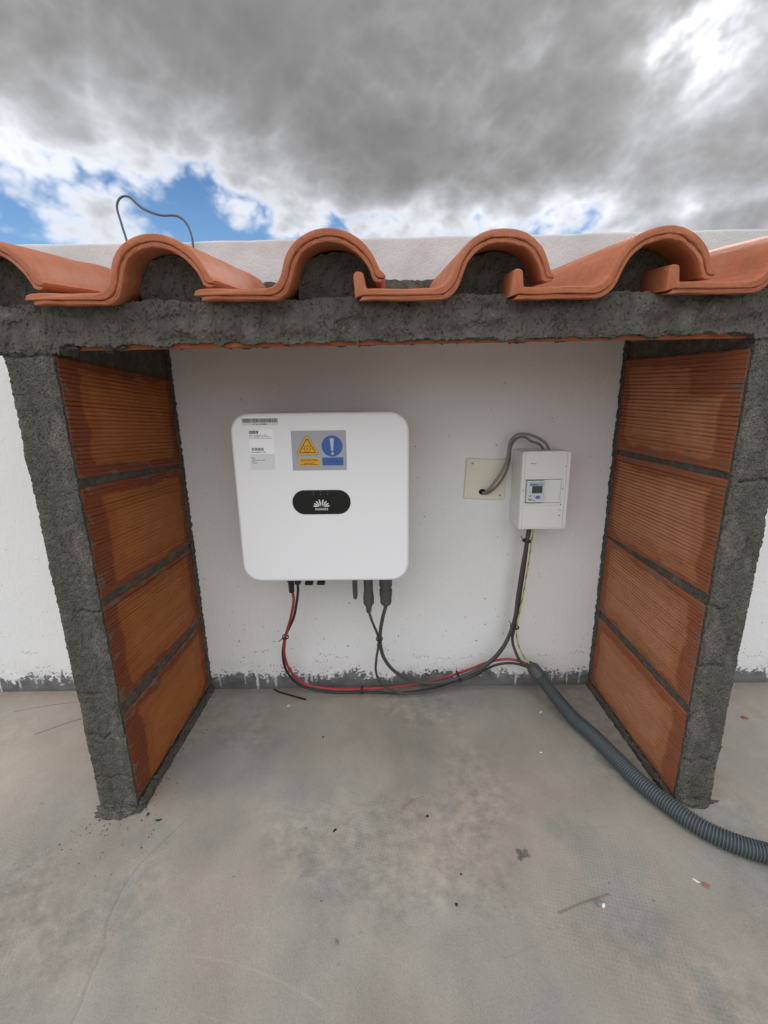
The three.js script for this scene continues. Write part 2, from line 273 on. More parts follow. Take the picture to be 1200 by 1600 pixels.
function brickGeometry(len, h, w, variant) {
  // ribbed hollow brick: section with grooves on both broad faces, run along its length
  const s = new THREE.Shape(), pitch = 0.0072, nR = Math.floor((h - 0.008) / pitch), r = seeded(variant + 5), pts = [];
  let y = -h / 2 + 0.003; pts.push([w / 2 - 0.002, -h / 2], [w / 2, y]);
  for (let i = 0; i < nR; i++) { const d = 0.0008 + 0.0013 * r(); pts.push([w / 2, y + pitch * 0.66], [w / 2 - d, y + pitch * 0.78], [w / 2 - d, y + pitch * 0.9], [w / 2, y + pitch]); y += pitch; }
  pts.push([w / 2, h / 2 - 0.003], [w / 2 - 0.002, h / 2]);
  const all = [...pts, ...pts.map(([a, b]) => [-a, b]).reverse()];
  all.forEach(([a, b], i) => (i ? s.lineTo(a, b) : s.moveTo(a, b))); s.closePath();
  const g = new THREE.ExtrudeGeometry(s, { depth: len, bevelEnabled: false, steps: 24 }); g.translate(0, 0, -len / 2);
  const p = g.attributes.position, uv = g.attributes.uv;
  for (let i = 0; i < p.count; i++) { const y0 = p.getY(i), z0 = p.getZ(i); uv.setXY(i, z0 / len + 0.5, y0 / h + 0.5); p.setX(i, p.getX(i) + 0.0008 * n2(z0 * 12 + variant, y0 * 14)); if (Math.abs(y0) > h / 2 - 0.004) p.setY(i, y0 + 0.0012 * n2(z0 * 30, variant * 3 + y0)); }
  g.computeVertexNormals(); return g;
}
// damp rim and dry middle of each brick are stains of its own
function brickTexture(seed, bite, deep) {
  const W = 512, H = 256, r = seeded(seed), l = 0.07 + r() * 0.03, rr = 0.095 + r() * 0.05, tb = 0.04 + r() * 0.06, tt = 0.06 + r() * 0.07;
  return dataTex(W, H, (x, y) => {
    const u = x / W, v = y / H, k = seed * 3.7;
    const wob = 0.020 * n2(u * 3.5 + k, v * 2.5) + 0.006 * n2(u * 14, v * 9 + k) + 0.002 * n2(u * 60 + k, v * 60);
    let d = Math.min(u - l, 1 - rr - u, (v - tb) * 0.62, (1 - tt - v) * 0.62);
    const cut = (u - l - 0.05) + (v - tb - 0.1) * 0.8; d = Math.min(d, 0.9 * cut + 0.06, 0.7 * ((1 - rr - u) + (1 - tt - v)) + 0.02);
    if (bite) d = Math.min(d, Math.max(Math.abs(u - 0.78) * 1 - 0.14, 0.62 - v) + 0.0);
    const dry = smooth(-0.012, 0.010, d + wob), band = smooth(0.0, 0.05, d + wob - 0.055 - 0.03 * n2(u * 3 + k, v * 3));
    const grain = 1 + 0.10 * n2(u * 5 + k, v * 90) + 0.09 * n2(u * 24, v * 170 + k) + 0.07 * fbm2(u * 6 + k, v * 4, 3), stripe = 1 + 0.12 * Math.sin(v * 6.2832 * 27.5 + 1.2 * n2(u * 2, v * 5 + k));
    const [wet, mid, cen] = deep ? [[0.185, 0.044, 0.010], [0.31, 0.094, 0.018], [0.35, 0.118, 0.026]] : [[0.27, 0.084, 0.032], [0.38, 0.150, 0.064], [0.44, 0.187, 0.087]];  // deep set, left wall: its shade is put into the brick colour
    const sq = n2(x * 0.45 + k, y * 0.45), sp = sq > 0.86 ? 0.6 : sq < -0.955 ? 1.9 : 1, dust = smooth(0.55, 0.9, fbm2(u * 4 + k, v * 3 + 9, 4)) * 0.25;
    const rim = Math.min(u * 1.6, (1 - u) * 1.6, v, 1 - v), smear = smooth(0.10, 0.32, fbm2(u * 5 + k * 2, v * 5, 4, 0.6) - rim * 3.2) * 0.75;
    return [0, 1, 2].map((i) => mix(mix(mix(wet[i], mix(mid[i], cen[i], band), dry) * grain * stripe * sp, [0.5, 0.36, 0.26][i], dust * dry), [0.135, 0.122, 0.10][i], smear));
  });
}
const ribBump = dataTex(256, 256, (x, y) => 0.5 + 0.22 * n2(x * 0.02, y * 0.9) + 0.15 * n2(x * 0.5, y * 0.5), false);
function sideWall(side) {
  const inn = side < 0 ? XL : XR, out = side < 0 ? OL : OR, a = Math.min(inn, out), b = Math.max(inn, out);
  const top = ([x, y, z], [, y0]) => [x, y0 > 0.8 ? y + (D - z) * SLOPE * smooth(0.8, 0.875, y0) : y, z];
  const core = mesh('side_wall', roughBox(a + 0.005, b - 0.005, 0, 0.875, 0.003, 0.366, 0.0055, 0.0034, { salt: side * 9, warp: top }), M.mortar, shelter);
  // four courses of bricks; heights of the joints at the front and their fall towards the parapet, read off the place
  const courses = side < 0 ? [[0.018, 0.209, 0, 0], [0.234, 0.433, -0.012, -0.014], [0.449, 0.645, -0.016, -0.018], [0.662, 0.853, -0.026, -0.02]] : [[0.012, 0.199, 0.002, 0.014], [0.219, 0.419, 0.014, 0.012], [0.441, 0.643, -0.004, 0], [0.655, 0.845, 0, 0.014]];
  courses.forEach(([y0, y1, f0, f1], i) => {
    const len = 0.3625, h = y1 - y0, w = b - a, g = brickGeometry(len, h, w, i + (side > 0 ? 4 : 0));
    if (side > 0) { const uv = g.attributes.uv; for (let k = 0; k < uv.count; k++) uv.setX(k, uv.getX(k)); }
    const p = g.attributes.position;                                        // front at +z; each brick sits a little askew
    for (let k = 0; k < p.count; k++) { const t = 0.5 - p.getZ(k) / len; p.setY(k, p.getY(k) + mix(f0, f1, p.getY(k) / h + 0.5) * t); }
    g.computeVertexNormals();
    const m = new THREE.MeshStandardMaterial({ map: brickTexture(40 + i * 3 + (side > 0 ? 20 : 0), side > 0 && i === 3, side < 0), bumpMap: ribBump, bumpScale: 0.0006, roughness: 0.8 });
    const br = mesh('brick', g, m, core); br.position.set((a + b) / 2 + (rnd() - 0.5) * 0.001, (y0 + y1) / 2, 0.006 + len / 2); br.rotation.y = (rnd() - 0.5) * 0.004;
  });
  // render coat on the front end, proud of the brick face here and there
  mesh('render_coat', roughBox(a + (side < 0 ? -0.001 : 0.0025), b + (side < 0 ? -0.0025 : 0.001), -0.004, 0.868, 0.361, D, 0.0023, 0.0017, { salt: 3 + side, freq: 230, lump: 0.45, warp: ([x, y, z], [x0, y0, z0]) => { let c = 0; for (const [q, w, x1, x2] of side < 0 ? [[0.075, 0.006, 0, 1], [0.168, 0.010, 0.1, 1], [0.262, 0.004, 0, 0.6], [0.43, 0.012, 0.3, 1], [0.852, 0.003, 0, 1]] : [[0.10, 0.006, 0.1, 0.9], [0.30, 0.008, 0, 0.7], [0.418, 0.006, 0.0, 0.5], [0.64, 0.007, 0.2, 1]]) { const t = (x0 - a) / (b - a); if (t < x1 || t > x2) continue; c = Math.max(c, 1 - Math.abs(y0 - q - w * n2(x0 * 28, q * 40) - 0.3 * w * n2(x0 * 90, q)) / 0.0034); } return [x, y, z0 > 0.367 ? z - 0.006 * Math.max(0, c) + 0.0018 * n2(x0 * 14, y0 * 9 + side) : z]; } }), M.mortar, core);
  mesh('mortar_seam', roughBox(inn - 0.004, inn + 0.004, 0, 0.95, 0.0005, 0.011, 0.004, 0.004, { salt: 13 + side, freq: 80 }), M.mortar, core);
  const fl = side < 0 ? [inn - 0.002, inn + 0.011] : [inn - 0.008, inn + 0.002];
  mesh('mortar_fillet', roughBox(fl[0], fl[1], -0.006, 0.012, 0.004, 0.37, 0.004, 0.004, { salt: 23 + side, freq: 80 }), M.mortar, core);
  // mortar squeezed out at the foot
  const foot = new THREE.SphereGeometry(1, 40, 20), fp = foot.attributes.position, fu = foot.attributes.uv, c = side < 0 ? [-0.528, 0.377] : [0.602, 0.374];
  for (let i = 0; i < fp.count; i++) { const x = fp.getX(i), y = fp.getY(i), z = fp.getZ(i), k = 1 + 0.28 * n3(x * 2 + side, y * 2, z * 2) + 0.16 * n3(x * 6, y * 6, z * 6); fp.setXYZ(i, c[0] + x * 0.043 * k, y * 0.010 * k, c[1] + z * (side < 0 ? 0.022 : 0.013) * k); fu.setXY(i, fp.getX(i), fp.getZ(i)); }
  foot.computeVertexNormals(); mesh('mortar_foot', foot, M.mortar, core);
  return core;
}
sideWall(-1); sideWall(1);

// clay boards that carry the roof: three, their red edge shows under the mortar
for (const [x0, x1] of [[-0.492, -0.139], [-0.134, 0.212], [0.217, 0.567]]) {
  const g = new RoundedBoxGeometry(x1 - x0, 0.036, 0.372, 2, 0.003); g.translate((x0 + x1) / 2, 0.018, -0.186);
  const p = g.attributes.position; for (let i = 0; i < p.count; i++) p.setY(i, p.getY(i) + 0.0009 * n2(p.getX(i) * 22, 3)); g.computeVertexNormals();
  const bd = mesh('clay_board', g, M.board, shelter); bd.position.set(0, 0.8597, D - 0.0085); bd.rotation.x = Math.atan(SLOPE);
}
// beam of mortar over the boards
mesh('mortar_beam', roughBox(-0.594, 0.668, 0.8655, 0.925, 0.33, D + 0.0015, 0.003, 0.0026, { freq: 120, lump: 1.2, salt: 2, warp: ([x, y, z], [, y0, z0]) => {
  const low = smooth(0.895, 0.866, y0), drip = Math.max(0, n2(x * 30, 1) * 0.6 + n2(x * 75, 7) * 0.5 - 0.25) * (x < -0.36 ? 0.016 : 0.007);
  const on = x < XL + 0.01 || x > XR - 0.005 ? 0.006 : 0;
  return [x, y - low * (drip + on), z + 0.004 * n2(x * 9, y0 * 30) * (z0 > 0.36 ? 1 : 0)];
} }), M.beamMortar, shelter);
for (const [x, r] of [[-0.405, 0.0085], [-0.457, 0.006], [-0.466, 0.005], [-0.383, 0.004]]) { const g = new THREE.IcosahedronGeometry(r, 3), p = g.attributes.position; for (let i = 0; i < p.count; i++) { const k = 1 + 0.3 * n3(p.getX(i) * 160 + x, p.getY(i) * 160, p.getZ(i) * 160); p.setXYZ(i, p.getX(i) * k, p.getY(i) * k, p.getZ(i) * k); } g.computeVertexNormals(); const m = mesh('mortar_lump', g, M.beamMortar, shelter); m.position.set(x, 0.863, 0.371); }
// mortar bed between boards and tiles
{ const g = roughBox(-0.585, 0.66, 0, 0.018, -0.37, -0.03, 0.012, 0.003, { freq: 60 }); const m = mesh('mortar_bed', g, M.beamMortar, shelter); m.position.set(0, 0.9, D); m.rotation.x = Math.atan(SLOPE); }

mesh('mortar_seam', roughBox(-0.585, 0.66, 0.96, 1.034, 0.0005, 0.014, 0.006, 0.003, { freq: 60, lump: 0.6 }), M.beamMortar, shelter);

// roof tiles: upstand, flat pan and round barrel
function tileLayers(cut) {
  const T = 0.0145, bez = (p, n = 16) => Array.from({ length: n }, (_, i) => { const t = (i + 1) / n, u = 1 - t; return [0, 1].map((k) => u * u * u * p[0][k] + 3 * u * u * t * p[1][k] + 3 * u * t * t * p[2][k] + t * t * t * p[3][k]); });
  const lin = (a, b, n) => Array.from({ length: n }, (_, i) => [0, 1].map((k) => mix(a[k], b[k], (i + 1) / n)));
  const o0 = [-0.186, 0], i0 = [cut ? -0.186 : -0.2, -T - 0.001];
  const outer = [o0, ...lin(o0, [-0.094, -0.001], 6), ...bez([[-0.094, -0.001], [-0.076, -0.001], [-0.071, 0.012], [-0.066, 0.026]]), ...bez([[-0.066, 0.026], [-0.057, 0.054], [-0.034, 0.069], [0, 0.0695]]), ...bez([[0, 0.0695], [0.036, 0.069], [0.058, 0.050], [0.067, 0.0215]]), [0.0695, 0.0175], [0.0735, 0.0155], [0.0755, 0.0125]];
  const inner = [i0, ...lin(i0, [-0.084, -T - 0.0015], 6), ...bez([[-0.084, -T - 0.0015], [-0.062, -T - 0.0015], [-0.056, 0.006], [-0.051, 0.020]]), ...bez([[-0.051, 0.020], [-0.043, 0.042], [-0.026, 0.053], [0, 0.0535]]), ...bez([[0, 0.0535], [0.030, 0.053], [0.050, 0.036], [0.058, 0.006]]), [0.062, 0.0035], [0.068, 0.0032], [0.0725, 0.0055]];
  const midc = outer.map((p, i) => [mix(inner[i][0], p[0], 0.42), mix(inner[i][1], p[1], 0.42)]);
  const end = cut ? [[-0.195, -0.008], [-0.192, -0.002]] : [[-0.205, -0.012], [-0.205, 0.016], [-0.2035, 0.0205], [-0.200, 0.0222], [-0.195, 0.0215], [-0.192, 0.0195], [-0.1908, 0.016], [-0.1888, 0.005], [-0.1878, 0.0012]];
  const poly = (pts) => { const s = new THREE.Shape(); pts.forEach(([x, y], i) => (i ? s.lineTo(x, y) : s.moveTo(x, y))); s.closePath(); return s; };
  return [poly([...end, ...outer, ...midc.slice().reverse()]), poly([...midc.map(([x, y]) => [x, y - 0.0002]), ...inner.slice().reverse()])];
}
function tileGeometry(v, cut) {
  return mergeGeometries(tileLayers(cut).map((shape, layer) => {
    let g = new THREE.ExtrudeGeometry(shape, { depth: 0.385 - layer * 0.0022, steps: 26, bevelEnabled: true, bevelThickness: 0.0022, bevelSize: 0.0016, bevelOffset: -0.0016, bevelSegments: 3 });
    g.deleteAttribute('uv'); g.deleteAttribute('normal'); g = mergeVertices(g, 1e-5); g.setAttribute('uv', new THREE.BufferAttribute(new Float32Array(g.attributes.position.count * 2), 2));
    g.translate(0, 0, -0.385);
    const p = g.attributes.position, uv = g.attributes.uv;
    for (let i = 0; i < p.count; i++) {
      const x = p.getX(i), y = p.getY(i), z = p.getZ(i), nose = smooth(-0.03, 0, z), crack = layer ? 0.0007 * n3(x * 90, y * 90, v * 3) + 0.0006 * n3(x * 30, y * 30, v) : 0;
      const wob = 0.0012 * n3(x * 14 + v * 9, y * 14, z * 7) + 0.0003 * n3(x * 60, y * 60 + v, z * 30);
      uv.setXY(i, x + y * 0.7 + v * 0.31, z + y * 0.3);
      p.setXYZ(i, x * (1 - 0.02 * clamp(-z / 0.385)) + wob, y * (1 - 0.05 * clamp(-z / 0.385)) + wob + crack * nose, z + 0.0012 * n3(x * 9, y * 9, v * 5) * nose + crack * nose);
    }
    return toCreasedNormals(g, 0.7);
  }));
}
const tileSpots = [[-0.540, 0.9335, 0], [-0.2987, 0.9325, 0.01], [-0.0601, 0.9345, -0.004], [0.1766, 0.931, 0.006], [0.3966, 0.929, -0.012], [0.612, 0.931, 0.004]];
const variants = [tileGeometry(1), tileGeometry(2, true), tileGeometry(3)], which = [0, 1, 1, 2, 0, 2];
tileSpots.forEach(([x, y, turn], i) => { const mt = M.clay.clone(); mt.color.setRGB(1 + 0.06 * Math.sin(i * 2.3), 1 + 0.08 * Math.sin(i * 2.3 + 0.2), 1 + 0.11 * Math.sin(i * 2.3 + 0.5)); const t = mesh('roof_tile', variants[which[i]], mt, shelter); t.position.set(x, y, 0.402 + (rnd() - 0.5) * 0.005); t.rotation.set(Math.atan(SLOPE), turn, 0, 'YXZ'); });
// mortar packed into the barrels
tileSpots.forEach(([x, y], i) => {
  const g = roughBox(-0.056, 0.058, -0.03, 0.05, -0.35, [-0.05, -0.048, -0.052, -0.062, -0.066, -0.06][i], 0.0045, 0.0032, { salt: i * 5, freq: 75, lump: 0.6, warp: ([a, b, c], [a0, b0]) => { const k = Math.sqrt(Math.max(0.02, 1 - (a0 / 0.066) ** 2)); return [a, b0 > 0 ? b * k + (1 - k) * 0 : b, c]; } });
  const m = mesh('mortar_plug', g, M.beamMortar, shelter); m.position.set(x, y, 0.402); m.rotation.x = Math.atan(SLOPE);
});

// ------------------------------------------------------------ solar inverter
const box = (w, h, d, r = 0.001, s = 2) => new RoundedBoxGeometry(w, h, d, s, Math.min(r, w / 2.01, h / 2.01, d / 2.01));
const at = (g, x, y, z) => g.translate(x, y, z);
function roundRect(w, h, r) { const s = new THREE.Shape(), a = w / 2, b = h / 2; s.moveTo(-a + r, -b); s.lineTo(a - r, -b); s.absarc(a - r, -b + r, r, -Math.PI / 2, 0); s.lineTo(a, b - r); s.absarc(a - r, b - r, r, 0, Math.PI / 2); s.lineTo(-a + r, b); s.absarc(-a + r, b - r, r, Math.PI / 2, Math.PI); s.lineTo(-a, -b + r); s.absarc(-a + r, -b + r, r, Math.PI, 1.5 * Math.PI); return s; }
function slab(w, h, r, d, bevel, seg = 4) { const g = new THREE.ExtrudeGeometry(roundRect(w - 2 * bevel, h - 2 * bevel, Math.max(r - bevel, 0.0005)), { depth: d - 2 * bevel, bevelEnabled: bevel > 0, bevelThickness: bevel, bevelSize: bevel, bevelSegments: seg, curveSegments: 12 }); g.translate(0, 0, bevel); return g; }
function card(w, h, r, d) { const g = new THREE.ExtrudeGeometry(roundRect(w, h, r), { depth: d, bevelEnabled: false, curveSegments: 16 }); const p = g.attributes.position, uv = g.attributes.uv; for (let i = 0; i < p.count; i++) uv.setXY(i, p.getX(i) / w + 0.5, p.getY(i) / h + 0.5); return g; }
const inverter = group('solar_inverter', 'square white rounded solar inverter hung on the white wall, black oval panel in its middle', 'inverter', [-0.1245, 0.3923, 0]);
inverter.rotation.z = -0.0058;
const IC = 0.1825, FZ = 0.172;
mesh('cover', at(slab(0.365, 0.365, 0.04, 0.064, 0.0075, 6), 0, IC, FZ - 0.064), M.white, inverter);
mesh('housing', at(slab(0.345, 0.345, 0.036, 0.075, 0.003), 0, IC, 0.0325), M.housing, inverter);
mesh('wall_bracket', at(box(0.26, 0.22, 0.031, 0.003), 0, IC, 0.0162), M.steel, inverter);
function bars(g, x, y, w, h, seed) { const r = seeded(seed); g.fillStyle = '#2b2b2d'; let q = x; while (q < x + w) { const b = 1.5 + r() * 5; g.fillRect(q, y, Math.min(b, x + w - q), h); q += b + 1.2 + r() * 3.6; } }
function scribble(g, x, y, w, h, seed, col) { const r = seeded(seed); g.fillStyle = col; let q = x; while (q < x + w) { const b = h * (0.35 + r() * 0.5); g.fillRect(q, y + (r() < 0.3 ? 0 : h * 0.25), b, r() < 0.3 ? h : h * 0.75); if (r() < 0.4) { g.clearRect?.call; } q += b + h * (r() < 0.18 ? 0.6 : 0.16); } }
const paper = (draw, w, h, rough = 0.5) => new THREE.MeshStandardMaterial({ map: canvasTex(w, h, draw), roughness: rough });
const sticker = (name, w, h, r, x, y, mat, label, d = 0.0005) => { const m = mesh(name, card(w, h, r, d), mat, inverter, label); m.position.set(x + 0.1245, y - 0.3923, FZ + 0.0001); return m; };
sticker('barcode_label', 0.074, 0.014, 0.0008, -0.2438, 0.7400, paper((g, w, h) => { g.fillStyle = '#d9d9d7'; g.fillRect(0, 0, w, h); bars(g, 8, 6, w - 16, h * 0.55, 5); scribble(g, w * 0.3, h * 0.76, w * 0.38, h * 0.16, 8, '#444'); }, 512, 98), 'narrow pale strip with a barcode');
sticker('rating_label', 0.0500, 0.0825, 0.0008, -0.2440, 0.6835, paper((g, w, h) => {
  g.fillStyle = '#fbfbfa'; g.fillRect(0, 0, w, h); g.fillStyle = '#dfe0e1'; g.fillRect(0, h * 0.6, w, h * 0.4);
  g.fillStyle = '#4a4a4c'; g.fillRect(w * 0.02, h * 0.03, w * 0.38, h * 0.075); g.fillStyle = '#e8e8e8'; for (const [a, b] of [[0.05, 0.07], [0.14, 0.05], [0.22, 0.04], [0.29, 0.07]]) { g.fillRect(w * a, h * 0.042, w * b * 0.5, h * 0.05); }
  for (let i = 0; i < 3; i++) scribble(g, w * 0.03, h * (0.13 + i * 0.036), w * (0.75 + 0.07 * i), h * 0.02, 20 + i, '#777');
  bars(g, w * 0.08, h * 0.45, w * 0.5, h * 0.072, 12); scribble(g, w * 0.06, h * 0.545, w * 0.6, h * 0.024, 33, '#666');
  for (let i = 0; i < 5; i++) scribble(g, w * 0.06, h * (0.68 + i * 0.034), w * [0.1, 0.14, 0.52, 0.1, 0.2][i], h * 0.02, 40 + i, '#777');
}, 320, 528), 'white paper label with a barcode and small print');
sticker('warning_sticker', 0.1118, 0.0812, 0.001, -0.1268, 0.6805, paper((g, w, h) => {
  g.fillStyle = '#a9acb0'; g.fillRect(0, 0, w, h);
  const tri = (s, lw, fill, stroke) => { const cx = w * 0.285, cy = h * 0.43; g.beginPath(); for (let i = 0; i < 3; i++) { const a = -Math.PI / 2 + i * 2.0944; const x = cx + Math.cos(a) * s, y = cy + Math.sin(a) * s; i ? g.lineTo(x, y) : g.moveTo(x, y); } g.closePath(); g.lineJoin = 'round'; g.lineWidth = lw; if (stroke) { g.strokeStyle = stroke; g.stroke(); } g.fillStyle = fill; g.fill(); };
  const s = h * 0.25; tri(s, 84, '#4a3210', '#4a3210'); tri(s, 74, '#d9a53a', '#d9a53a'); tri(s * 0.86, 30, '#3f2a10', '#3f2a10'); tri(s * 0.86, 4, '#e0a726', '#e0a726'); tri(s * 0.72, 0, '#e0a726');
  const cx = w * 0.285, cy = h * 0.455; g.strokeStyle = '#4a3010'; g.lineWidth = 9; g.beginPath(); g.arc(cx, cy, h * 0.075, 0, 7); g.stroke(); g.lineWidth = 6;
  for (let i = 0; i < 8; i++) { const a = i * Math.PI / 4; g.beginPath(); g.moveTo(cx + Math.cos(a) * h * 0.09, cy + Math.sin(a) * h * 0.09); g.lineTo(cx + Math.cos(a) * h * 0.125, cy + Math.sin(a) * h * 0.125); g.stroke(); }
  g.fillStyle = '#4a3010'; g.beginPath(); g.moveTo(cx + 5, cy - 34); g.lineTo(cx - 16, cy + 6); g.lineTo(cx - 2, cy + 6); g.lineTo(cx - 6, cy + 34); g.lineTo(cx + 16, cy - 6); g.lineTo(cx + 2, cy - 6); g.closePath(); g.fill();
  g.fillStyle = '#e2a92a'; g.fillRect(w * 0.115, h * 0.685, w * 0.385, h * 0.20);
  scribble(g, w * 0.16, h * 0.71, w * 0.28, h * 0.024, 3, '#6b4a10'); scribble(g, w * 0.15, h * 0.742, w * 0.31, h * 0.024, 4, '#6b4a10'); scribble(g, w * 0.21, h * 0.80, w * 0.19, h * 0.024, 6, '#6b4a10'); scribble(g, w * 0.13, h * 0.835, w * 0.34, h * 0.024, 7, '#6b4a10');
  g.fillStyle = '#3a62a6'; g.beginPath(); g.arc(w * 0.74, h * 0.39, h * 0.265, 0, 7); g.fill(); g.fillRect(w * 0.55, h * 0.675, w * 0.39, h * 0.205);
  g.fillStyle = '#b9c0cc'; g.beginPath(); g.moveTo(w * 0.70, h * 0.215); g.quadraticCurveTo(w * 0.74, h * 0.165, w * 0.78, h * 0.215); g.lineTo(w * 0.758, h * 0.50); g.quadraticCurveTo(w * 0.74, h * 0.52, w * 0.722, h * 0.50); g.closePath(); g.fill(); g.beginPath(); g.arc(w * 0.742, h * 0.575, h * 0.035, 0, 7); g.fill();
  scribble(g, w * 0.65, h * 0.74, w * 0.2, h * 0.022, 9, '#2d4f8c'); scribble(g, w * 0.62, h * 0.775, w * 0.26, h * 0.022, 10, '#2d4f8c');
}, 1024, 744, 0.4), 'grey sticker with a yellow warning triangle and a blue exclamation mark');
const panel = sticker('status_panel', 0.1225, 0.052, 0.0259, -0.1268, 0.5722, new THREE.MeshStandardMaterial({ roughness: 0.16, map: canvasTex(1024, 436, (g, w, h) => {
  g.fillStyle = '#0f1010'; g.fillRect(0, 0, w, h);
  g.fillStyle = '#dcdcdc'; const cx = w * 0.497, cy = h * 0.70;
  for (let i = 0; i < 8; i++) { const k = i - 3.5, a = k * 0.40, L = h * (0.345 - 0.022 * Math.abs(k)), wd = h * 0.031; g.save(); g.translate(cx + k * 9, cy + 4 - Math.abs(k) * 3); g.rotate(a * 1.02); g.beginPath(); g.moveTo(0, -h * 0.03); g.bezierCurveTo(-wd * 1.0, -L * 0.45, -wd * 1.5, -L * 0.9, -wd * 0.2 - (k < 0 ? 4 : -4), -L); g.bezierCurveTo(wd * 1.5, -L * 0.9, wd * 1.0, -L * 0.45, 0, -h * 0.03); g.fill(); g.restore(); }
  g.font = 'bold 58px sans-serif'; g.textAlign = 'center'; g.fillText('HUAWEI', cx, h * 0.835);
  g.fillStyle = '#5c5c5c'; for (const x of [0.37, 0.49, 0.61]) { g.fillRect(w * x - 16, h * 0.06, 32, 10); g.beginPath(); g.arc(w * x, h * 0.175, 11, 0, 7); g.fill(); }
}) }), 'glossy black oval panel with a pale petal emblem', 0.0012);
// connectors under the housing
const cyl = (r0, r1, h, x, y, z, s = 20) => at(new THREE.CylinderGeometry(r0, r1, h, s), x, y, z);
const loc = ([x, y, z]) => [x + 0.1245, y - 0.3923, z];
{
  const dc = (x, m, label) => { const [lx, , lz] = loc([x, 0, 0.1]); mesh('dc_connector', [at(box(0.0135, 0.032, 0.015, 0.002), lx, -0.008, lz), at(box(0.0165, 0.012, 0.018, 0.002), lx, -0.022, lz), cyl(0.0075, 0.0062, 0.030, lx, -0.042, lz)], m, inverter, label); };
  dc(-0.2195, M.black); { const [lx] = loc([-0.2045, 0, 0]); mesh('dc_connector', [at(box(0.0125, 0.028, 0.015, 0.002), lx, -0.006, 0.094), at(box(0.0135, 0.022, 0.017, 0.002), lx, -0.0265, 0.094)], M.black, inverter); }
  for (const x of [-0.1795, -0.148]) { const [lx] = loc([x, 0, 0]); mesh('connector_cap', [cyl(0.0085, 0.0085, 0.03, lx, 0.001, 0.1), at(box(0.019, 0.007, 0.016, 0.002), lx + (x < -0.16 ? 0.003 : 0), -0.0335, 0.1)], M.black, inverter); }
  const [ax] = loc([-0.0675, 0, 0]); mesh('antenna', new THREE.LatheGeometry([[0, -0.0775], [0.003, -0.0765], [0.0053, -0.072], [0.006, -0.06], [0.0064, 0.02], [0, 0.02]].map((q) => new THREE.Vector2(...q)), 20).translate(ax, 0, 0.1), M.gland, inverter);
  const gl = (x, prof) => { const [lx] = loc([x, 0, 0]); const g = new THREE.LatheGeometry(prof.map((q) => new THREE.Vector2(...q)), 24).translate(lx, 0, 0.1); const b = mesh('cable_gland', g, M.gland, inverter); const nut = new THREE.CylinderGeometry(prof[4][0] + 0.0014, prof[4][0] + 0.0010, 0.016, 12).translate(lx, prof[4][1] + 0.006, 0.1); mesh('lock_nut', nut, M.gland, b); };
  gl(-0.0355, [[0, -0.112], [0.0052, -0.112], [0.0062, -0.108], [0.0072, -0.098], [0.0118, -0.086], [0.0128, -0.070], [0.0118, -0.058], [0.0108, -0.055], [0.0115, 0.02], [0, 0.02]]);
  gl(0.0060, [[0, -0.0925], [0.0085, -0.0925], [0.0105, -0.091], [0.0135, -0.086], [0.0142, -0.066], [0.0134, -0.052], [0.0128, -0.048], [0.0155, -0.042], [0.0155, 0.02], [0, 0.02]]);
}

// ------------------------------------------------------------ wall plate, meter box and meter
const plate = group('wall_plate', 'square cream cover plate left of the meter box with grey cables entering it', 'cover plate', [0.2552, 0.5855, 0]);
{ plate.rotation.z = -0.045;
  mesh('plate', at(box(0.1, 0.1, 0.006, 0.0015), 0, 0, 0.003), M.plate, plate);
  for (const [x, y] of [[-0.0355, 0.0385], [0.0385, -0.039]]) { const s = mesh('screw', new THREE.CylinderGeometry(0.003, 0.0032, 0.0016, 16).rotateX(Math.PI / 2).translate(0, 0, 0.0066), M.steel, plate); s.position.set(x, y, 0); mesh('slot', new THREE.BoxGeometry(0.0048, 0.0008, 0.0006).rotateZ(0.6).translate(0, 0, 0.0074), M.dark, s); }
  mesh('cable_hole', new THREE.CylinderGeometry(0.0072, 0.0072, 0.001, 20).rotateX(Math.PI / 2).scale(1.25, 1, 1).translate(-0.0055, -0.0315, 0.0062), M.dark, plate);
}
const BX = 0.3727, BY = 0.479, BW = 0.1095, BH = 0.182, BD = 0.088;
const meterBox = group('meter_box', 'cream plastic distribution box on the wall with a small meter in its window', 'electrical box', [BX, BY, 0]);
